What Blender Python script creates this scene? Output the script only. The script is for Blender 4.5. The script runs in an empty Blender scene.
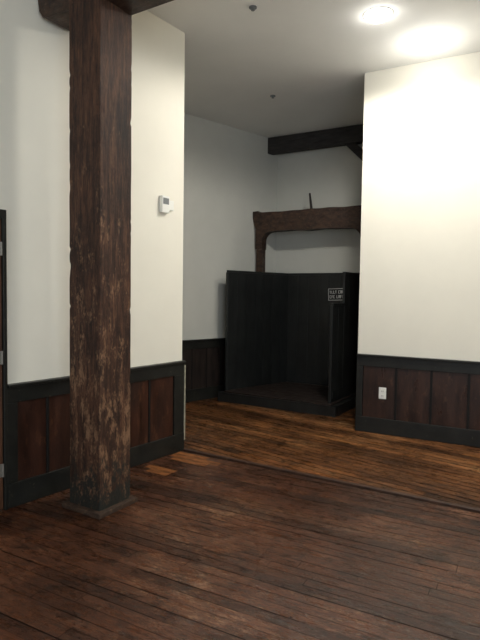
import bpy, bmesh, math, random
from mathutils import Vector, Matrix, noise
random.seed(7)
C = bpy.context.scene.collection
S = bpy.context.scene
S.view_settings.view_transform = 'Standard'
R = math.radians
CEIL = 3.91

# ------------------------------------------------------------ helpers
def box(bm, x0, x1, y0, y1, z0, z1, bev=0.0, mi=0):
    t = bmesh.new()
    bmesh.ops.create_cube(t, size=1)
    for v in t.verts:
        v.co = Vector(((x0+x1)/2 + v.co.x*(x1-x0), (y0+y1)/2 + v.co.y*(y1-y0), (z0+z1)/2 + v.co.z*(z1-z0)))
    if bev > 0:
        bmesh.ops.bevel(t, geom=t.edges[:], offset=bev, segments=2, affect='EDGES', profile=0.6)
    for f in t.faces: f.material_index = mi
    me = bpy.data.meshes.new('t'); t.to_mesh(me); t.free()
    bm.from_mesh(me); bpy.data.meshes.remove(me)

def cyl(bm, p0, p1, r0, r1=None, n=24):
    r1 = r0 if r1 is None else r1
    p0, p1 = Vector(p0), Vector(p1)
    d = p1-p0
    q = d.to_track_quat('Z', 'Y').to_matrix().to_4x4()
    bmesh.ops.create_cone(bm, cap_ends=True, segments=n, radius1=r0, radius2=r1, depth=d.length,
                          matrix=Matrix.Translation((p0+p1)/2) @ q)

def prism(bm, pts, y0, y1):
    a = [bm.verts.new((x, y0, z)) for x, z in pts]
    b = [bm.verts.new((x, y1, z)) for x, z in pts]
    bm.faces.new(a); bm.faces.new(list(reversed(b)))
    n = len(pts)
    for i in range(n):
        bm.faces.new((a[i], b[i], b[(i+1) % n], a[(i+1) % n]))
    bmesh.ops.recalc_face_normals(bm, faces=bm.faces[:])

def obj(name, bm, mats, parent=None, loc=None, rz=None, smooth=False):
    me = bpy.data.meshes.new(name); bm.to_mesh(me); bm.free()
    if not isinstance(mats, (list, tuple)): mats = [mats]
    for m in mats: me.materials.append(m)
    if smooth:
        for p in me.polygons: p.use_smooth = True
    o = bpy.data.objects.new(name, me); C.objects.link(o)
    if parent: o.parent = parent
    if loc: o.location = loc
    if rz is not None: o.rotation_euler = (0, 0, rz)
    return o
def struct(o): o['kind'] = 'structure'; return o
def thing(name, label, cat, loc=(0, 0, 0), rz=0, group=None):
    o = bpy.data.objects.new(name, None); C.objects.link(o)
    o.empty_display_size = 0.1
    o.location = loc; o.rotation_euler = (0, 0, rz); o['label'] = label; o['category'] = cat
    if group: o['group'] = group
    return o
def B(): return bmesh.new()

def srgb(r, g, b):
    f = lambda c: (c/255/12.92 if c/255 <= 0.04045 else ((c/255+0.055)/1.055)**2.4)
    return (f(r), f(g), f(b), 1)
def gr(v): return (v, v, v, 1)

# ------------------------------------------------------------ materials
def base(name, rough=0.6, spec=0.5):
    m = bpy.data.materials.new(name); m.use_nodes = True
    nt = m.node_tree; b = nt.nodes['Principled BSDF']
    b.inputs['Roughness'].default_value = rough
    b.inputs['Specular IOR Level'].default_value = spec
    return m, nt, b
def N(nt, t, **k):
    n = nt.nodes.new(t)
    for a, v in k.items(): setattr(n, a, v)
    return n
def noise_node(nt, scale, vec, detail=6, rough=0.6, off=(0, 0, 0), rot=0.0):
    tc = N(nt, 'ShaderNodeTexCoord')
    r0 = N(nt, 'ShaderNodeMapping'); r0.inputs['Rotation'].default_value = (0, 0, rot)
    mp = N(nt, 'ShaderNodeMapping'); mp.inputs['Scale'].default_value = vec
    mp.inputs['Location'].default_value = off
    n = N(nt, 'ShaderNodeTexNoise'); n.inputs['Scale'].default_value = scale
    n.inputs['Detail'].default_value = detail; n.inputs['Roughness'].default_value = rough
    nt.links.new(tc.outputs['Object'], r0.inputs['Vector']); nt.links.new(r0.outputs['Vector'], mp.inputs['Vector'])
    nt.links.new(mp.outputs['Vector'], n.inputs['Vector'])
    return n
def ramp(nt, src, stops):
    r = N(nt, 'ShaderNodeValToRGB'); e = r.color_ramp.elements
    e[0].position, e[0].color = stops[0]; e[1].position, e[1].color = stops[-1]
    for p, c in stops[1:-1]:
        x = e.new(p); x.color = c
    nt.links.new(src, r.inputs['Fac']); return r
def mix(nt, a, b, fac, mode='MIX'):
    m = N(nt, 'ShaderNodeMix', data_type='RGBA', blend_type=mode)
    if isinstance(fac, (int, float)): m.inputs[0].default_value = fac
    else: nt.links.new(fac, m.inputs[0])
    for i, s in ((6, a), (7, b)):
        if isinstance(s, tuple): m.inputs[i].default_value = s
        else: nt.links.new(s, m.inputs[i])
    return m.outputs[2]
def bump(nt, b, src, strength, dist=0.01):
    bp = N(nt, 'ShaderNodeBump'); bp.inputs['Strength'].default_value = strength; bp.inputs['Distance'].default_value = dist
    nt.links.new(src, bp.inputs['Height']); nt.links.new(bp.outputs['Normal'], b.inputs['Normal'])

def wood(name, dark, light, vec=(1, 1, 1), scale=4, rough=0.5, bmp=0.3, wearcol=None, wear=(0.6, 0.75), wvec=None, wscale=6, spec=0.4):
    m, nt, b = base(name, rough, spec)
    n = noise_node(nt, scale, vec, 8, 0.65)
    col = ramp(nt, n.outputs['Fac'], [(0.3, dark), (0.72, light)]).outputs['Color']
    if wearcol:
        w = noise_node(nt, wscale, wvec or vec, 10, 0.75)
        wf = ramp(nt, w.outputs['Fac'], [(wear[0], gr(0)), (wear[1], gr(1))])
        col = mix(nt, col, wearcol, wf.outputs['Color'])
    nt.links.new(col, b.inputs['Base Color'])
    rr = ramp(nt, noise_node(nt, scale*0.7, vec, 6).outputs['Fac'], [(0.3, gr(rough*0.75)), (0.7, gr(min(1, rough*1.35)))])
    nt.links.new(rr.outputs['Color'], b.inputs['Roughness'])
    bump(nt, b, n.outputs['Fac'], bmp)
    return m
def floorwood(name, dark, mid, light, wearcol, rot=0.0, spec=0.3, stain=0.25, wth=0.72, shine=(0.2, 0.62)):
    m, nt, b = base(name, 0.4, spec)
    fine = noise_node(nt, 8, (1.4, 7, 1), 14, 0.9, rot=rot)
    big = noise_node(nt, 0.9, (1, 1.3, 1), 4, 0.6, rot=rot)
    col = ramp(nt, fine.outputs['Fac'], [(0.40, dark), (0.5, mid), (0.62, light)]).outputs['Color']
    bigc = ramp(nt, big.outputs['Fac'], [(0.38, gr(0.65)), (0.62, (1.35, 1.31, 1.26, 1))]).outputs['Color']
    col = mix(nt, col, bigc, 1.0, 'MULTIPLY')
    st = noise_node(nt, 4.5, (1, 1.8, 1), 14, 0.86, (9, 3, 0), rot)
    sf = ramp(nt, st.outputs['Fac'], [(0.44, gr(stain)), (0.49, gr(1))])
    col = mix(nt, col, sf.outputs['Color'], 1.0, 'MULTIPLY')
    w = noise_node(nt, 9, (1.3, 3.4, 1), 15, 0.95, (3, 1, 0), rot)
    ad = N(nt, 'ShaderNodeMath', operation='ADD'); mu = N(nt, 'ShaderNodeMath', operation='MULTIPLY'); mu.inputs[1].default_value = 0.35
    nt.links.new(big.outputs['Fac'], mu.inputs[0]); nt.links.new(w.outputs['Fac'], ad.inputs[0]); nt.links.new(mu.outputs[0], ad.inputs[1])
    wf = ramp(nt, ad.outputs[0], [(wth, gr(0)), (wth+0.035, gr(0.8))])
    col = mix(nt, col, wearcol, wf.outputs['Color'])
    a = N(nt, 'ShaderNodeVertexColor'); a.layer_name = 'tint'
    col = mix(nt, col, a.outputs['Color'], 1.0, 'MULTIPLY')
    nt.links.new(col, b.inputs['Base Color'])
    rn = noise_node(nt, 4, (1.2, 4, 1), 14, 0.88, (7, 2, 0), rot)
    nt.links.new(ramp(nt, rn.outputs['Fac'], [(0.46, gr(shine[0])), (0.54, gr(shine[1]))]).outputs['Color'], b.inputs['Roughness'])
    bump(nt, b, w.outputs['Fac'], 0.4, 0.008)
    return m
def paint(name, col, rough=0.7, var=0.06, bmp=0.05, scale=3, spec=0.3):
    m, nt, b = base(name, rough, spec)
    n = noise_node(nt, scale, (1, 1, 1), 8)
    d = tuple(c*(1-var) for c in col[:3])+(1,)
    l = tuple(min(1, c*(1+var)) for c in col[:3])+(1,)
    nt.links.new(ramp(nt, n.outputs['Fac'], [(0.3, d), (0.7, l)]).outputs['Color'], b.inputs['Base Color'])
    n2 = noise_node(nt, 60, (1, 1, 1), 4)
    bump(nt, b, n2.outputs['Fac'], bmp, 0.004)
    return m

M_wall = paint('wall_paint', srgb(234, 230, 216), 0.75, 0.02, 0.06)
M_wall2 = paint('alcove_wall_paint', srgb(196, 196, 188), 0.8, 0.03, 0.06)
M_ceil = paint('ceiling_paint', srgb(230, 230, 226), 0.85, 0.02, 0.05)
M_trim = wood('charcoal_trim_paint', srgb(19, 20, 18), srgb(34, 34, 30), (2, 2, 2), 4, 0.42, 0.15, srgb(84, 78, 64), (0.61, 0.68), (4, 4, 4), 7, 0.4)
M_trimworn = paint('worn_edge_paint', srgb(160, 156, 136), 0.5, 0.35, 0.12, 20)
M_panel = wood('worn_brown_wainscot_board', srgb(28, 16, 12), srgb(66, 38, 27), (3, 3, 0.7), 4, 0.36, 0.2, srgb(92, 58, 40), (0.55, 0.74), (3, 3, 1.2), 5)
M_panel2 = wood('blackened_wainscot_board', srgb(27, 18, 15), srgb(64, 42, 33), (3, 3, 0.7), 4, 0.34, 0.2, srgb(94, 68, 53), (0.56, 0.78), (3, 3, 1.2), 5)
M_panel3 = wood('alcove_wainscot_board', srgb(20, 17, 16), srgb(52, 43, 39), (3, 3, 0.8), 4, 0.38, 0.3)
M_floor1 = floorwood('dark_worn_floorboards', srgb(30, 17, 11), srgb(78, 46, 29), srgb(116, 73, 48), srgb(166, 130, 100), R(-3), 0.42, 0.4, 0.735, (0.2, 0.46))
M_floor2 = floorwood('golden_brown_floorboards', srgb(54, 32, 17), srgb(120, 77, 44), srgb(168, 116, 70), srgb(208, 164, 114), R(9), 0.3, 0.35, 0.73)
M_bare, ntb, bb_ = base('bare_orange_boards', 0.5, 0.3)
nb = noise_node(ntb, 5, (1.6, 5, 1), 14, 0.85)
ntb.links.new(ramp(ntb, nb.outputs['Fac'], [(0.42, srgb(70, 41, 24)), (0.52, srgb(138, 86, 46)), (0.64, srgb(172, 116, 68))]).outputs['Color'], bb_.inputs['Base Color'])
M_gap = paint('floor_gap', srgb(16, 10, 7), 0.9)
M_thr = wood('threshold_wood', srgb(26, 17, 12), srgb(86, 60, 46), (2, 14, 1), 5, 0.45, 0.3, srgb(150, 118, 96), (0.6, 0.7), (1, 6, 1), 5)
M_block = wood('worn_base_block', srgb(32, 24, 19), srgb(80, 60, 46), (4, 4, 4), 5, 0.6, 0.4, srgb(118, 94, 72), (0.56, 0.66), (4, 4, 4), 8)
M_black = wood('black_painted_boards', srgb(22, 23, 23), srgb(37, 39, 38), (3, 3, 1), 3, 0.36, 0.1, srgb(58, 58, 54), (0.66, 0.74), (5, 5, 3), 6, 0.45)
M_blackedge = paint('black_painted_edges', srgb(38, 40, 39), 0.42, 0.3, 0.1, 12, 0.4)
M_plat = wood('platform_deck', srgb(20, 16, 14), srgb(50, 38, 32), (2, 10, 1), 5, 0.55, 0.3)
M_timber = wood('old_brown_timber', srgb(28, 19, 14), srgb(78, 56, 42), (3, 5, 5), 4, 0.6, 0.5, srgb(112, 86, 66), (0.58, 0.70), (4, 6, 6), 6)
M_dtimber = wood('dark_ceiling_timber', srgb(34, 32, 31), srgb(60, 56, 54), (1.5, 8, 8), 4, 0.7, 0.3)
M_iron = paint('dark_iron', srgb(38, 32, 30), 0.5)
M_white = paint('white_plastic', srgb(235, 235, 228), 0.4, 0.01, 0.0)
M_grey = paint('grey_plastic', srgb(120, 124, 124), 0.4, 0.02, 0.0)
M_slot = paint('dark_slot', srgb(20, 17, 15), 0.6)
M_plate = paint('sign_ground', srgb(40, 42, 42), 0.7, 0.15)
M_stencil = paint('white_lettering', srgb(225, 226, 222), 0.8, 0.1, 0.0, 60)
M_door = wood('brown_door', srgb(50, 32, 22), srgb(96, 62, 42), (8, 8, 1), 4, 0.5, 0.2)
M_metal, nt_, b_ = base('hinge_metal', 0.4); b_.inputs['Base Color'].default_value = srgb(150, 146, 138); b_.inputs['Metallic'].default_value = 0.6
M_lens, nt_, b_ = base('lamp_lens'); b_.inputs['Emission Color'].default_value = (1, 0.97, 0.92, 1); b_.inputs['Emission Strength'].default_value = 22

def column_mat():
    m, nt, b = base('weathered_column_timber', 0.6, 0.3)
    n = noise_node(nt, 6, (6, 6, 0.6), 15, 0.84)
    col = ramp(nt, n.outputs['Fac'], [(0.38, srgb(30, 18, 12)), (0.5, srgb(72, 46, 32)), (0.64, srgb(108, 74, 53))]).outputs['Color']
    bl = noise_node(nt, 2.2, (1.6, 1.6, 1), 10, 0.8, (1, 5, 2))
    col = mix(nt, col, ramp(nt, bl.outputs['Fac'], [(0.42, gr(0.55)), (0.56, gr(1.1))]).outputs['Color'], 1.0, 'MULTIPLY')
    cr = noise_node(nt, 3, (9, 9, 0.3), 8, 0.65, (4, 4, 4))
    cf = ramp(nt, cr.outputs['Fac'], [(0.465, gr(1)), (0.482, (0.1, 0.08, 0.07, 1)), (0.5, gr(1))])
    col = mix(nt, col, cf.outputs['Color'], 1.0, 'MULTIPLY')
    tc = N(nt, 'ShaderNodeTexCoord'); sp = N(nt, 'ShaderNodeSeparateXYZ'); nt.links.new(tc.outputs['Object'], sp.inputs[0])
    mr = N(nt, 'ShaderNodeMapRange'); nt.links.new(sp.outputs['Z'], mr.inputs['Value'])
    mr.inputs['From Min'].default_value = 2.8; mr.inputs['From Max'].default_value = 0.8
    mr.inputs['To Min'].default_value = 0.0; mr.inputs['To Max'].default_value = 0.085
    w = noise_node(nt, 4.5, (2.8, 2.8, 1.1), 15, 0.88, (2, 0, 0))
    ad = N(nt, 'ShaderNodeMath', operation='ADD'); nt.links.new(w.outputs['Fac'], ad.inputs[0]); nt.links.new(mr.outputs[0], ad.inputs[1])
    wf = ramp(nt, ad.outputs[0], [(0.595, gr(0)), (0.63, gr(0.8))])
    col = mix(nt, col, srgb(146, 112, 84), wf.outputs['Color'])
    mr2 = N(nt, 'ShaderNodeMapRange'); nt.links.new(sp.outputs['Z'], mr2.inputs['Value'])
    mr2.inputs['From Min'].default_value = 0.75; mr2.inputs['From Max'].default_value = 0.05
    mr2.inputs['To Min'].default_value = -0.15; mr2.inputs['To Max'].default_value = 0.06
    w2 = noise_node(nt, 6, (2.5, 2.5, 1.5), 14, 0.88)
    ad2 = N(nt, 'ShaderNodeMath', operation='ADD'); nt.links.new(w2.outputs['Fac'], ad2.inputs[0]); nt.links.new(mr2.outputs[0], ad2.inputs[1])
    wf2 = ramp(nt, ad2.outputs[0], [(0.49, gr(0)), (0.53, gr(1))])
    col = mix(nt, col, srgb(36, 37, 32), wf2.outputs['Color'])
    nt.links.new(col, b.inputs['Base Color'])
    bump(nt, b, n.outputs['Fac'], 0.7, 0.02)
    return m
M_col = column_mat()

# ------------------------------------------------------------ floor (one mesh of boards)
def build_floor():
    def new():
        bm = B(); return bm, bm.loops.layers.color.new('tint')
    def quad(bm, lay, x0, x1, y0, y1, z, mi, c):
        vs = [bm.verts.new(p) for p in ((x0, y0, z), (x1, y0, z), (x1, y1, z), (x0, y1, z))]
        f = bm.faces.new(vs); f.material_index = mi
        for l in f.loops: l[lay] = (*c, 1)
    def region(bm, lay, x0, x1, y0, y1, w, mi, lo, hi, gaps, gmin):
        y = y0
        while y < y1-0.005:
            wv = w*random.uniform(0.92, 1.1)
            ye = min(y+wv, y1)
            x = x0 - random.uniform(0, 3)
            while x < x1:
                xe = x + random.uniform(1.8, 4.6)
                k = random.uniform(lo, hi); wr = random.uniform(-0.04, 0.05)
                c = (k*(1+wr), k, k*(1-wr))
                a, bb = max(x, x0), min(xe, x1)
                if bb > a+0.01:
                    g = random.choice(gaps); q = a
                    while q < bb-0.003:
                        qe = min(q+random.uniform(0.12, 0.45), bb)
                        quad(bm, lay, q, qe if qe < bb else bb-0.003, y, ye-max(gmin, g+random.uniform(-0.003, 0.003)), 0.0, mi, c)
                        q = qe
                x = xe
            y = ye
    def trim(bm, planes):
        for co, no in planes:
            bmesh.ops.bisect_plane(bm, geom=bm.verts[:]+bm.edges[:]+bm.faces[:], plane_co=co, plane_no=no, clear_outer=True)
    near, l1 = new()
    region(near, l1, -3.6, 3.6, -3.2, 3.2, 0.078, 0, 0.7, 1.18, (0.002, 0.003, 0.004, 0.006), 0.0015)
    bmesh.ops.rotate(near, cent=(0, 0, 0), matrix=Matrix.Rotation(R(3), 3, 'Z'), verts=near.verts[:])
    bmesh.ops.translate(near, vec=(-0.1, 1.1, 0), verts=near.verts[:])
    trim(near, (((0, 3.965, 0), (0, 1, 0)), ((0, -1.8, 0), (0, -1, 0)), ((-3.5, 0, 0), (-1, 0, 0)), ((3.2, 0, 0), (1, 0, 0))))
    for (a, b2, c, d, k) in ((-3.06, -2.72, 3.872, 3.945, 0.75), (-3.06, -2.54, 3.79, 3.868, 1.05), (-3.0, -2.62, 3.71, 3.786, 0.8), (-3.04, -2.74, 3.42, 3.495, 0.85), (-2.96, -2.74, 3.342, 3.417, 0.65)):
        quad(near, l1, a, b2, c, d, 0.0012, 3, (k, k, k))
    far, l2 = new()
    region(far, l2, -5.0, 5.0, -3.5, 3.5, 0.085, 1, 0.6, 1.18, (0.005, 0.007, 0.009, 0.011), 0.003)
    bmesh.ops.rotate(far, cent=(0, 0, 0), matrix=Matrix.Rotation(R(-9), 3, 'Z'), verts=far.verts[:])
    bmesh.ops.translate(far, vec=(-1.0, 6.0, 0), verts=far.verts[:])
    trim(far, (((0, 4.045, 0), (0, -1, 0)), ((0, 7.7, 0), (0, 1, 0)), ((-5.3, 0, 0), (-1, 0, 0)), ((3.2, 0, 0), (1, 0, 0))))
    me = bpy.data.meshes.new('t'); far.to_mesh(me); far.free(); near.from_mesh(me)
    quad(near, l1, -5.4, 3.3, -1.9, 7.8, -0.006, 2, (1, 1, 1))
    return struct(obj('floor', near, [M_floor1, M_floor2, M_gap, M_bare]))
build_floor()
bm = B(); box(bm, -3.1, 3.2, 3.985, 4.03, -0.006, 0.012, 0.003); struct(obj('trim_1', bm, M_thr))

# ------------------------------------------------------------ ceiling and walls
bm = B(); box(bm, -5.4, 3.3, -1.9, 7.8, CEIL, CEIL+0.1); struct(obj('ceiling', bm, M_ceil))
def wall(name, p, ang, x0, x1, th, mat=M_wall):
    bm = B(); box(bm, x0, x1, 0, th, 0, CEIL); return struct(obj(name, bm, mat, None, (p[0], p[1], 0), ang))
PL, AL = (-3.10, 4.01), math.atan2(1.77, 0.15)
PR, AR = (-1.945, 5.69), R(3.0)
PA, AA = (-4.42, 5.82), math.atan2(1.66, 0.49)
wall('wall_left', PL, AL, -5.8, 0, 0.25)
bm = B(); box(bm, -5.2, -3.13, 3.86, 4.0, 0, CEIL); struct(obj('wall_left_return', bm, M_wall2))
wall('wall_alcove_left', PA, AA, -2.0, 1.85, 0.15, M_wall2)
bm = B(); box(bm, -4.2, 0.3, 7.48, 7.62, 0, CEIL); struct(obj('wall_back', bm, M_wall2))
wall('wall_right', PR, AR, 0, 5.1, 0.16)
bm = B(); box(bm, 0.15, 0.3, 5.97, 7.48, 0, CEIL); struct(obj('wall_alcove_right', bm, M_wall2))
bm = B(); box(bm, 3.05, 3.2, -1.8, 6.1, 0, CEIL); struct(obj('wall_side', bm, M_wall))
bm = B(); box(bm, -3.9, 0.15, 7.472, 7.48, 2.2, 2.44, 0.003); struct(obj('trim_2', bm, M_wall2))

# ------------------------------------------------------------ wainscots
def wainscot(name, p, ang, x0, x1, boards, mat, h=0.86):
    e = bpy.data.objects.new(name, None); C.objects.link(e); e.location = (p[0], p[1], 0); e.rotation_euler = (0, 0, ang); struct(e)
    bm = B(); box(bm, x0, x1, -0.012, -0.001, 0.1, h-0.05); obj('backing', bm, M_slot, e)
    bm = B()
    x = boards[0]
    for b2 in boards[1:]:
        box(bm, x+0.006, b2-0.006, -0.024, -0.0125, 0.16, h-0.12, 0.003); x = b2
    obj('boards', bm, mat, e)
    bm = B(); box(bm, x0, x1, -0.036, -0.0125, h-0.13, h-0.022, 0.004); obj('top_rail', bm, M_trim, e)
    bm = B(); box(bm, x0, x1, -0.056, -0.001, h-0.022, h, 0.006); obj('cap', bm, M_trim, e)
    bm = B(); box(bm, x0, x1, -0.04, -0.0125, 0.0, 0.17, 0.006); obj('baseboard', bm, M_trim, e)
    for a, b2 in ((x0, boards[0]), (boards[-1], x1)):
        bm = B(); box(bm, a, b2, -0.0365, -0.0125, 0.17, h-0.13, 0.004); obj('stile', bm, M_trim, e)
    bm = B()
    for b2 in boards[1:-1]: box(bm, b2-0.012, b2+0.012, -0.031, -0.0125, 0.165, h-0.125, 0.004)
    obj('batten', bm, M_slot, e)
    return e
w = wainscot('trim_3', PL, AL, -1.785, 0.0, [-1.71, -1.47, -1.24, -1.0, -0.77, -0.45, -0.14], M_panel)
bm = B(); box(bm, -0.010, 0.004, -0.045, -0.0, 0.1, 0.82, 0.002); obj('worn_edge', bm, M_trimworn, w)
wainscot('trim_4', PR, AR, 0.0, 5.0, [0.07+0.36*i for i in range(14)], M_panel2)
wainscot('trim_5', PA, AA, -1.85, 1.68, [-1.75+0.26*i for i in range(13)], M_panel3)

# ------------------------------------------------------------ door at far left
d = bpy.data.objects.new('door_1', None); C.objects.link(d); struct(d); d.location = (PL[0], PL[1], 0); d.rotation_euler = (0, 0, AL)
bm = B(); box(bm, -1.815, -1.787, -0.045, -0.001, 0, 2.0, 0.005); box(bm, -2.83, -2.787, -0.045, -0.001, 0, 2.0, 0.005)
box(bm, -2.83, -1.787, -0.046, -0.001, 1.98, 2.04, 0.005); obj('door_frame', bm, M_trim, d)
bm = B(); box(bm, -2.785, -1.817, -0.03, -0.001, 0.01, 1.98, 0.004); obj('door_slab', bm, M_door, d)
for z in (0.28, 1.05, 1.78):
    bm = B(); cyl(bm, (-1.822, -0.038, z-0.045), (-1.822, -0.038, z+0.045), 0.007, n=12); box(bm, -1.85, -1.822, -0.034, -0.03, z-0.045, z+0.045)
    obj('hinge', bm, M_metal, d)

# ------------------------------------------------------------ timber column
ccx, ccy, hs = -2.748, 2.63, 0.147
col = thing('timber_column', 'thick weathered dark brown square timber post with flaking finish standing before the panelled wall', 'column', (ccx, ccy, 0))
bm = B(); rings = []
prof = []
r = 0.007
for (sx, sy, a0) in ((1, 1, 0), (-1, 1, 90), (-1, -1, 180), (1, -1, 270)):
    for k in range(3):
        a = R(a0+45*k); prof.append((sx*(hs-r)+r*math.cos(a), sy*(hs-r)+r*math.sin(a)))
full = []
for i in range(12):
    a, b2 = prof[i], prof[(i+1) % 12]
    full.append(a)
    if i % 3 == 2:
        for k in range(1, 8): full.append((a[0]+(b2[0]-a[0])*k/8, a[1]+(b2[1]-a[1])*k/8))
nz = 190
for j in range(nz+1):
    z = 0.035+(CEIL-0.035)*j/nz; ring = []
    for (x, y) in full:
        n1 = noise.noise(Vector((x*30, y*30, z*6)))*0.0012
        corner = abs(abs(x)-hs) < 0.009 and abs(abs(y)-hs) < 0.009
        if corner: n1 -= max(0, noise.noise(Vector((x*4, y*4, z*22)))-0.3)*0.014
        k = 1+n1/hs
        ring.append(bm.verts.new((x*k, y*k, z)))
    rings.append(ring)
n = len(full)
for j in range(nz):
    for i in range(n):
        bm.faces.new((rings[j][i], rings[j][(i+1) % n], rings[j+1][(i+1) % n], rings[j+1][i]))
bm.faces.new(list(reversed(rings[0]))); bm.faces.new(rings[-1])
obj('shaft', bm, M_col, col)
bm = B(); box(bm, -0.185, 0.185, -0.185, 0.185, 0.0, 0.035, 0.006); p = obj('base_block', bm, M_block, col); p['label'] = 'worn brown square base block'
bm = B()
zb = 3.39
pts = [(-0.47, zb+0.14), (-0.455, zb+0.06), (-0.42, zb+0.015), (-0.37, zb), (0.95, zb), (1.0, zb+0.03), (1.02, zb+0.1), (1.02, zb+0.28), (-0.47, zb+0.28)]
prism(bm, pts, -0.14, 0.135)
obj('bolster', bm, M_timber, col)
bm = B(); box(bm, -0.47, 1.6, -0.12, 0.12, zb+0.285, CEIL-0.002, 0.008); obj('cross_beam', bm, M_timber, col)

# ------------------------------------------------------------ ceiling beam at the back of the alcove
zc = CEIL-0.245
t = thing('ceiling_beam', 'dark grey-brown timber beam under the ceiling above the old elevator', 'beam', (-4.09, 7.33, zc), R(2.2))
bm = B(); box(bm, 0.0, 2.9, -0.07, 0.05, 0.0, 0.243, 0.01); obj('beam', bm, M_dtimber, t)
bm = B(); prism(bm, [(1.31, 0.0), (1.47, 0.0), (1.91, -0.44), (1.91, -0.6)], -0.06, 0.04); obj('brace', bm, M_dtimber, t)

# ------------------------------------------------------------ freight elevator
el = thing('freight_elevator', 'old open freight elevator with black board sides and brown timber crosshead in the alcove', 'elevator')
def slab(bm, poly, z0, z1):
    a = [bm.verts.new((x, y, z0)) for x, y in poly]; b2 = [bm.verts.new((x, y, z1)) for x, y in poly]
    bm.faces.new(list(reversed(a))); bm.faces.new(b2); k = len(poly)
    for i in range(k): bm.faces.new((a[i], a[(i+1) % k], b2[(i+1) % k], b2[i]))
    bmesh.ops.recalc_face_normals(bm, faces=bm.faces[:])
bm = B(); slab(bm, [(-4.10, 6.12), (-2.36, 6.12), (-2.36, 7.38), (-3.76, 7.38)], 0.0, 0.13)
obj('platform', bm, M_black, el)
bm = B()
for i in range(11):
    x0 = -4.0+i*0.145
    box(bm, max(x0, -4.0), min(x0+0.141, -2.42), 6.13, 7.2 if i < 2 else 7.36, 0.131, 0.15, 0.003)
obj('deck', bm, M_plat, el)
def panel(name, p, ang, L, z0, z1, n, th=0.03, railmat=None, post=None):
    e0 = B(); wd = L/n
    for i in range(n): box(e0, i*wd+0.001, (i+1)*wd-0.001, 0, th, z0, z1-0.03, 0.003)
    o = obj(name, e0, M_black, el, (p[0], p[1], 0), ang)
    e1 = B(); box(e1, 0, L, -0.006, th+0.006, z1-0.03, z1, 0.004); obj('top_rail', e1, railmat or M_blackedge, o)
    if post:
        e2 = B(); box(e2, -0.012, 0.012, -0.004, th+0.004, z0, z1-0.03, 0.004); obj('edge_post', e2, post, o)
    return o
panel('side_panel', (-4.0, 6.2), AA, 1.23, 0.15, 1.83, 7, post=M_blackedge)
panel('side_panel', (-2.46, 6.62), R(90), 0.73, 0.15, 1.81, 4, railmat=M_black)
lp = panel('low_side_panel', (-2.46, 6.22), R(90), 0.397, 0.15, 1.40, 2, railmat=M_black, post=M_black)
bm = B(); box(bm, 0.02, 0.39, -0.012, -0.001, 0.2, 0.29, 0.004); obj('outer_rail', bm, M_black, lp)
bp = panel('back_panel', (-3.66, 7.37), 0, 1.55, 0.15, 1.83, 9)
lw, lh = 0.235, 0.14
sloc = (0.805, -0.003, 1.515)
bm = B(); box(bm, -lw/2-0.016, lw/2+0.016, -0.003, 0, -lh/2-0.016, lh/2+0.016)
pl = obj('sign_plate', bm, M_stencil, bp, sloc); pl.rotation_euler = (0, R(-2), 0); pl['label'] = 'small dark sign with pale border and two lines of white lettering'
bm = B(); box(bm, -lw/2-0.010, lw/2+0.010, -0.0036, -0.0031, -lh/2-0.010, lh/2+0.010)
obj('sign_ground', bm, M_plate, bp, sloc).rotation_euler = (0, R(-2), 0)
random.seed(5)
s = 0.0065
def glyph(bm, x, z, wd, hh, k):
    if k != 4: box(bm, x, x+s, -0.005, -0.0037, z, z+hh)
    if k in (0, 1, 3, 4): box(bm, x, x+wd, -0.0049, -0.0037, z+hh-s, z+hh)
    if k in (0, 2): box(bm, x, x+wd, -0.0049, -0.0037, z, z+s)
    if k in (1, 3): box(bm, x, x+wd, -0.0049, -0.0037, z+hh/2-s/2, z+hh/2+s/2)
    if k == 4: box(bm, x+wd/2-s/2, x+wd/2+s/2, -0.005, -0.0037, z, z+hh-s)
    if k == 3: box(bm, x+wd, x+wd+s, -0.005, -0.0037, z, z+hh)
for z, groups in ((0.012, (4, 3)), (-0.056, (3, 4))):
    x = -lw/2+0.006
    for g in groups:
        bm = B()
        for i in range(g): glyph(bm, x, z, 0.017, 0.044, random.randrange(5)); x += 0.0295
        x += 0.018
        obj('lettering', bm, M_stencil, bp, sloc).rotation_euler = (0, R(-2), 0)
fa = R(4)
fr = (-3.97, 7.06)
def fpos(x): return (fr[0]+x*math.cos(fa), fr[1]+x*math.sin(fa), 0)
for x in (0.0, 1.60):
    bm = B(); box(bm, -0.05, 0.05, -0.06, 0.06, 0.01, 2.42, 0.006); obj('upright', bm, M_timber, el, fpos(x), fa)
top = [(-0.105, 2.66), (-0.11, 2.765), (-0.02, 2.77), (-0.005, 2.745)]
x = 0.1
while x < 1.7:
    top.append((x, 2.745+0.012*x/1.7+0.013*noise.noise(Vector((x*4.2, 3.1, 0))))); x += 0.07
top.append((1.72, 2.758))
bot = [(1.72, 2.2), (1.56, 2.2), (1.545, 2.3)]
for k in range(0, 8): a = R(90*k/7); bot.append((1.37+0.17*math.cos(a), 2.315+0.145*math.sin(a)))
x = 1.27
while x > 0.3:
    bot.append((x, 2.465+0.012*noise.noise(Vector((x*4.5, 8.1, 0))))); x -= 0.07
for k in range(0, 7): a = R(90+90*k/6); bot.append((0.19+0.14*math.cos(a), 2.32+0.14*math.sin(a)))
bot += [(0.05, 2.2), (-0.055, 2.2), (-0.058, 2.5), (-0.08, 2.56)]
bm = B(); prism(bm, top+bot, -0.08, 0.08)
for v in bm.verts: v.co.z -= 0.02
ch = obj('crosshead', bm, M_timber, el, (fr[0], fr[1], 0), fa)
bm = B(); cyl(bm, (0.80, 0, 2.71), (0.765, 0.0, 2.97), 0.022, 0.014, 10); box(bm, 0.74, 0.86, -0.05, 0.05, 2.722, 2.742, 0.004)
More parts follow.
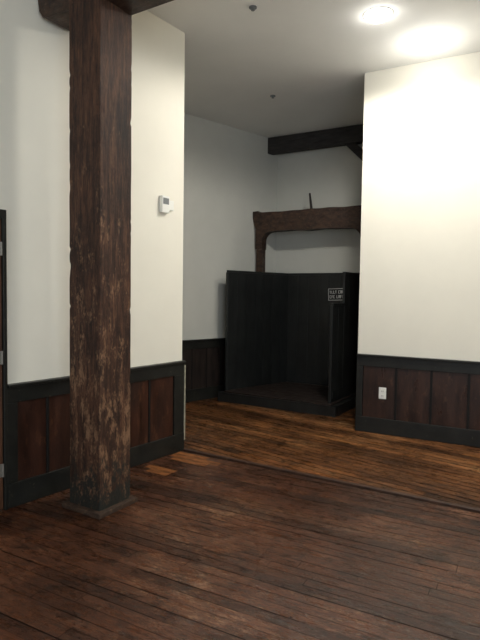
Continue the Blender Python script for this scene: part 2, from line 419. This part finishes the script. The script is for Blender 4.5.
obj('iron_lever', bm, M_iron, ch)

# ------------------------------------------------------------ thermostat on left wall
t = thing('thermostat', 'small white wall thermostat beside the post on the left wall', 'thermostat', (PL[0], PL[1], 0), AL)
bm = B(); box(bm, -0.32, -0.225, -0.04, -0.001, 2.22, 2.37, 0.006); obj('housing', bm, M_white, t)
bm = B(); box(bm, -0.308, -0.237, -0.043, -0.0405, 2.295, 2.35, 0.001); obj('display', bm, M_grey, t)
bm = B(); box(bm, -0.223, -0.16, -0.03, -0.001, 2.25, 2.34, 0.005); obj('sensor_box', bm, M_white, t)
t = thing('wall_outlet', 'white double socket outlet on the dark wainscot boards at right', 'outlet', (PR[0], PR[1], 0), AR)
bm = B(); box(bm, 0.25, 0.33, -0.030, -0.0245, 0.385, 0.51, 0.002); obj('cover_plate', bm, M_white, t)
for z in (0.415, 0.465):
    bm = B(); box(bm, 0.272, 0.308, -0.033, -0.0303, z-0.014, z+0.02, 0.001); so = obj('socket', bm, M_white, t)
    bm = B()
    for x in (0.281, 0.296): box(bm, x, x+0.003, -0.0337, -0.0331, z-0.004, z+0.012)
    obj('slots', bm, M_slot, so)
# ------------------------------------------------------------ ceiling fittings
LX, LY = -1.46, 4.58
t = thing('ceiling_light', 'round recessed ceiling light shining beside the white right wall', 'ceiling light', (LX, LY, CEIL))
bm = B()
ri, ro = 0.115, 0.128; seg = 40
rs = [[bm.verts.new((q*math.cos(2*math.pi*i/seg), q*math.sin(2*math.pi*i/seg), z)) for i in range(seg)] for q, z in ((ro, -0.001), (ro, -0.003), (ri+0.003, -0.004), (ri, -0.003), (ri, -0.001))]
for a, b2 in zip(rs, rs[1:]):
    for i in range(seg): bm.faces.new((a[i], a[(i+1) % seg], b2[(i+1) % seg], b2[i]))
bmesh.ops.recalc_face_normals(bm, faces=bm.faces[:]); obj('trim_ring', bm, M_white, t, smooth=True)
bm = B()
dr = [[bm.verts.new((q*math.cos(2*math.pi*i/seg), q*math.sin(2*math.pi*i/seg), z)) for i in range(seg)] for q, z in ((0.112, -0.002), (0.108, -0.014), (0.095, -0.026), (0.07, -0.036), (0.03, -0.04))]
for a, b2 in zip(dr, dr[1:]):
    for i in range(seg): bm.faces.new((a[i], a[(i+1) % seg], b2[(i+1) % seg], b2[i]))
bm.faces.new(dr[-1]); bmesh.ops.recalc_face_normals(bm, faces=bm.faces[:])
obj('lens', bm, M_lens, t, smooth=True)
for (x, y, lab) in ((-2.33, 3.94, 'small fire sprinkler head on the ceiling nearer the recessed light'), (-3.12, 5.78, 'small fire sprinkler head on the ceiling nearer the dark timber beam')):
    t = thing('fire_sprinkler', lab, 'sprinkler', (x, y, CEIL), 0, 'sprinkler heads on the ceiling')
    bm = B(); cyl(bm, (0, 0, -0.008), (0, 0, -0.001), 0.033, n=20); obj('escutcheon', bm, M_grey, t)
    bm = B(); cyl(bm, (0, 0, -0.024), (0, 0, -0.008), 0.009, n=10); cyl(bm, (0, 0, -0.028), (0, 0, -0.024), 0.016, n=14); obj('deflector', bm, M_grey, t)

# ------------------------------------------------------------ lights
def spot(loc, e, size=R(165), blend=0.6, col=(1, 0.955, 0.88), rad=0.1):
    l = bpy.data.lights.new('lamp_or_fill', 'SPOT'); l.energy = e; l.spot_size = size; l.spot_blend = blend; l.color = col; l.shadow_soft_size = rad
    o = bpy.data.objects.new('lamp_or_fill', l); C.objects.link(o); o.location = loc; return o
def point(loc, e, rad):
    l = bpy.data.lights.new('lamp_or_fill', 'POINT'); l.energy = e; l.color = (1, 0.97, 0.92); l.shadow_soft_size = rad
    o = bpy.data.objects.new('lamp_or_fill', l); C.objects.link(o); o.location = loc
spot((LX, LY, CEIL-0.07), 180, R(172), 0.3)
spot((0.5, 4.7, CEIL-0.05), 120, R(170), 0.4)
spot((0.2, 1.6, CEIL-0.05), 125, R(165), 0.8, rad=0.5)
point((-1.2, 5.28, CEIL-0.28), 8.5, 0.12)  # added fill without a fixture, makes the glow where ceiling meets right wall
point((LX, LY, CEIL-0.13), 1.3, 0.05)
l = bpy.data.lights.new('daylight', 'AREA'); l.energy = 100; l.shape = 'RECTANGLE'; l.size = 2.6; l.size_y = 2.2; l.color = (0.82, 0.91, 1)
o = bpy.data.objects.new('daylight', l); C.objects.link(o); o.location = (2.4, -1.2, 2.0); o.rotation_euler = (Vector((-3.2, 2.6, 1.8))-Vector(o.location)).to_track_quat('-Z', 'Y').to_euler()
w = bpy.data.worlds.new('world'); S.world = w; w.use_nodes = True
w.node_tree.nodes['Background'].inputs[0].default_value = (0.9, 0.95, 1, 1); w.node_tree.nodes['Background'].inputs[1].default_value = 0.72

# ------------------------------------------------------------ camera
cd = bpy.data.cameras.new('camera'); cam = bpy.data.objects.new('camera', cd); C.objects.link(cam); S.camera = cam
cd.sensor_fit = 'VERTICAL'; cd.sensor_height = 24; cd.lens = 24*530/640; cd.clip_start = 0.05
cam.matrix_world = Matrix.Translation((0, 0, 1.5)) @ Matrix.Rotation(R(31.5), 4, 'Z') @ Matrix.Rotation(R(90-2.8), 4, 'X') @ Matrix.Rotation(R(0.8), 4, 'Z')
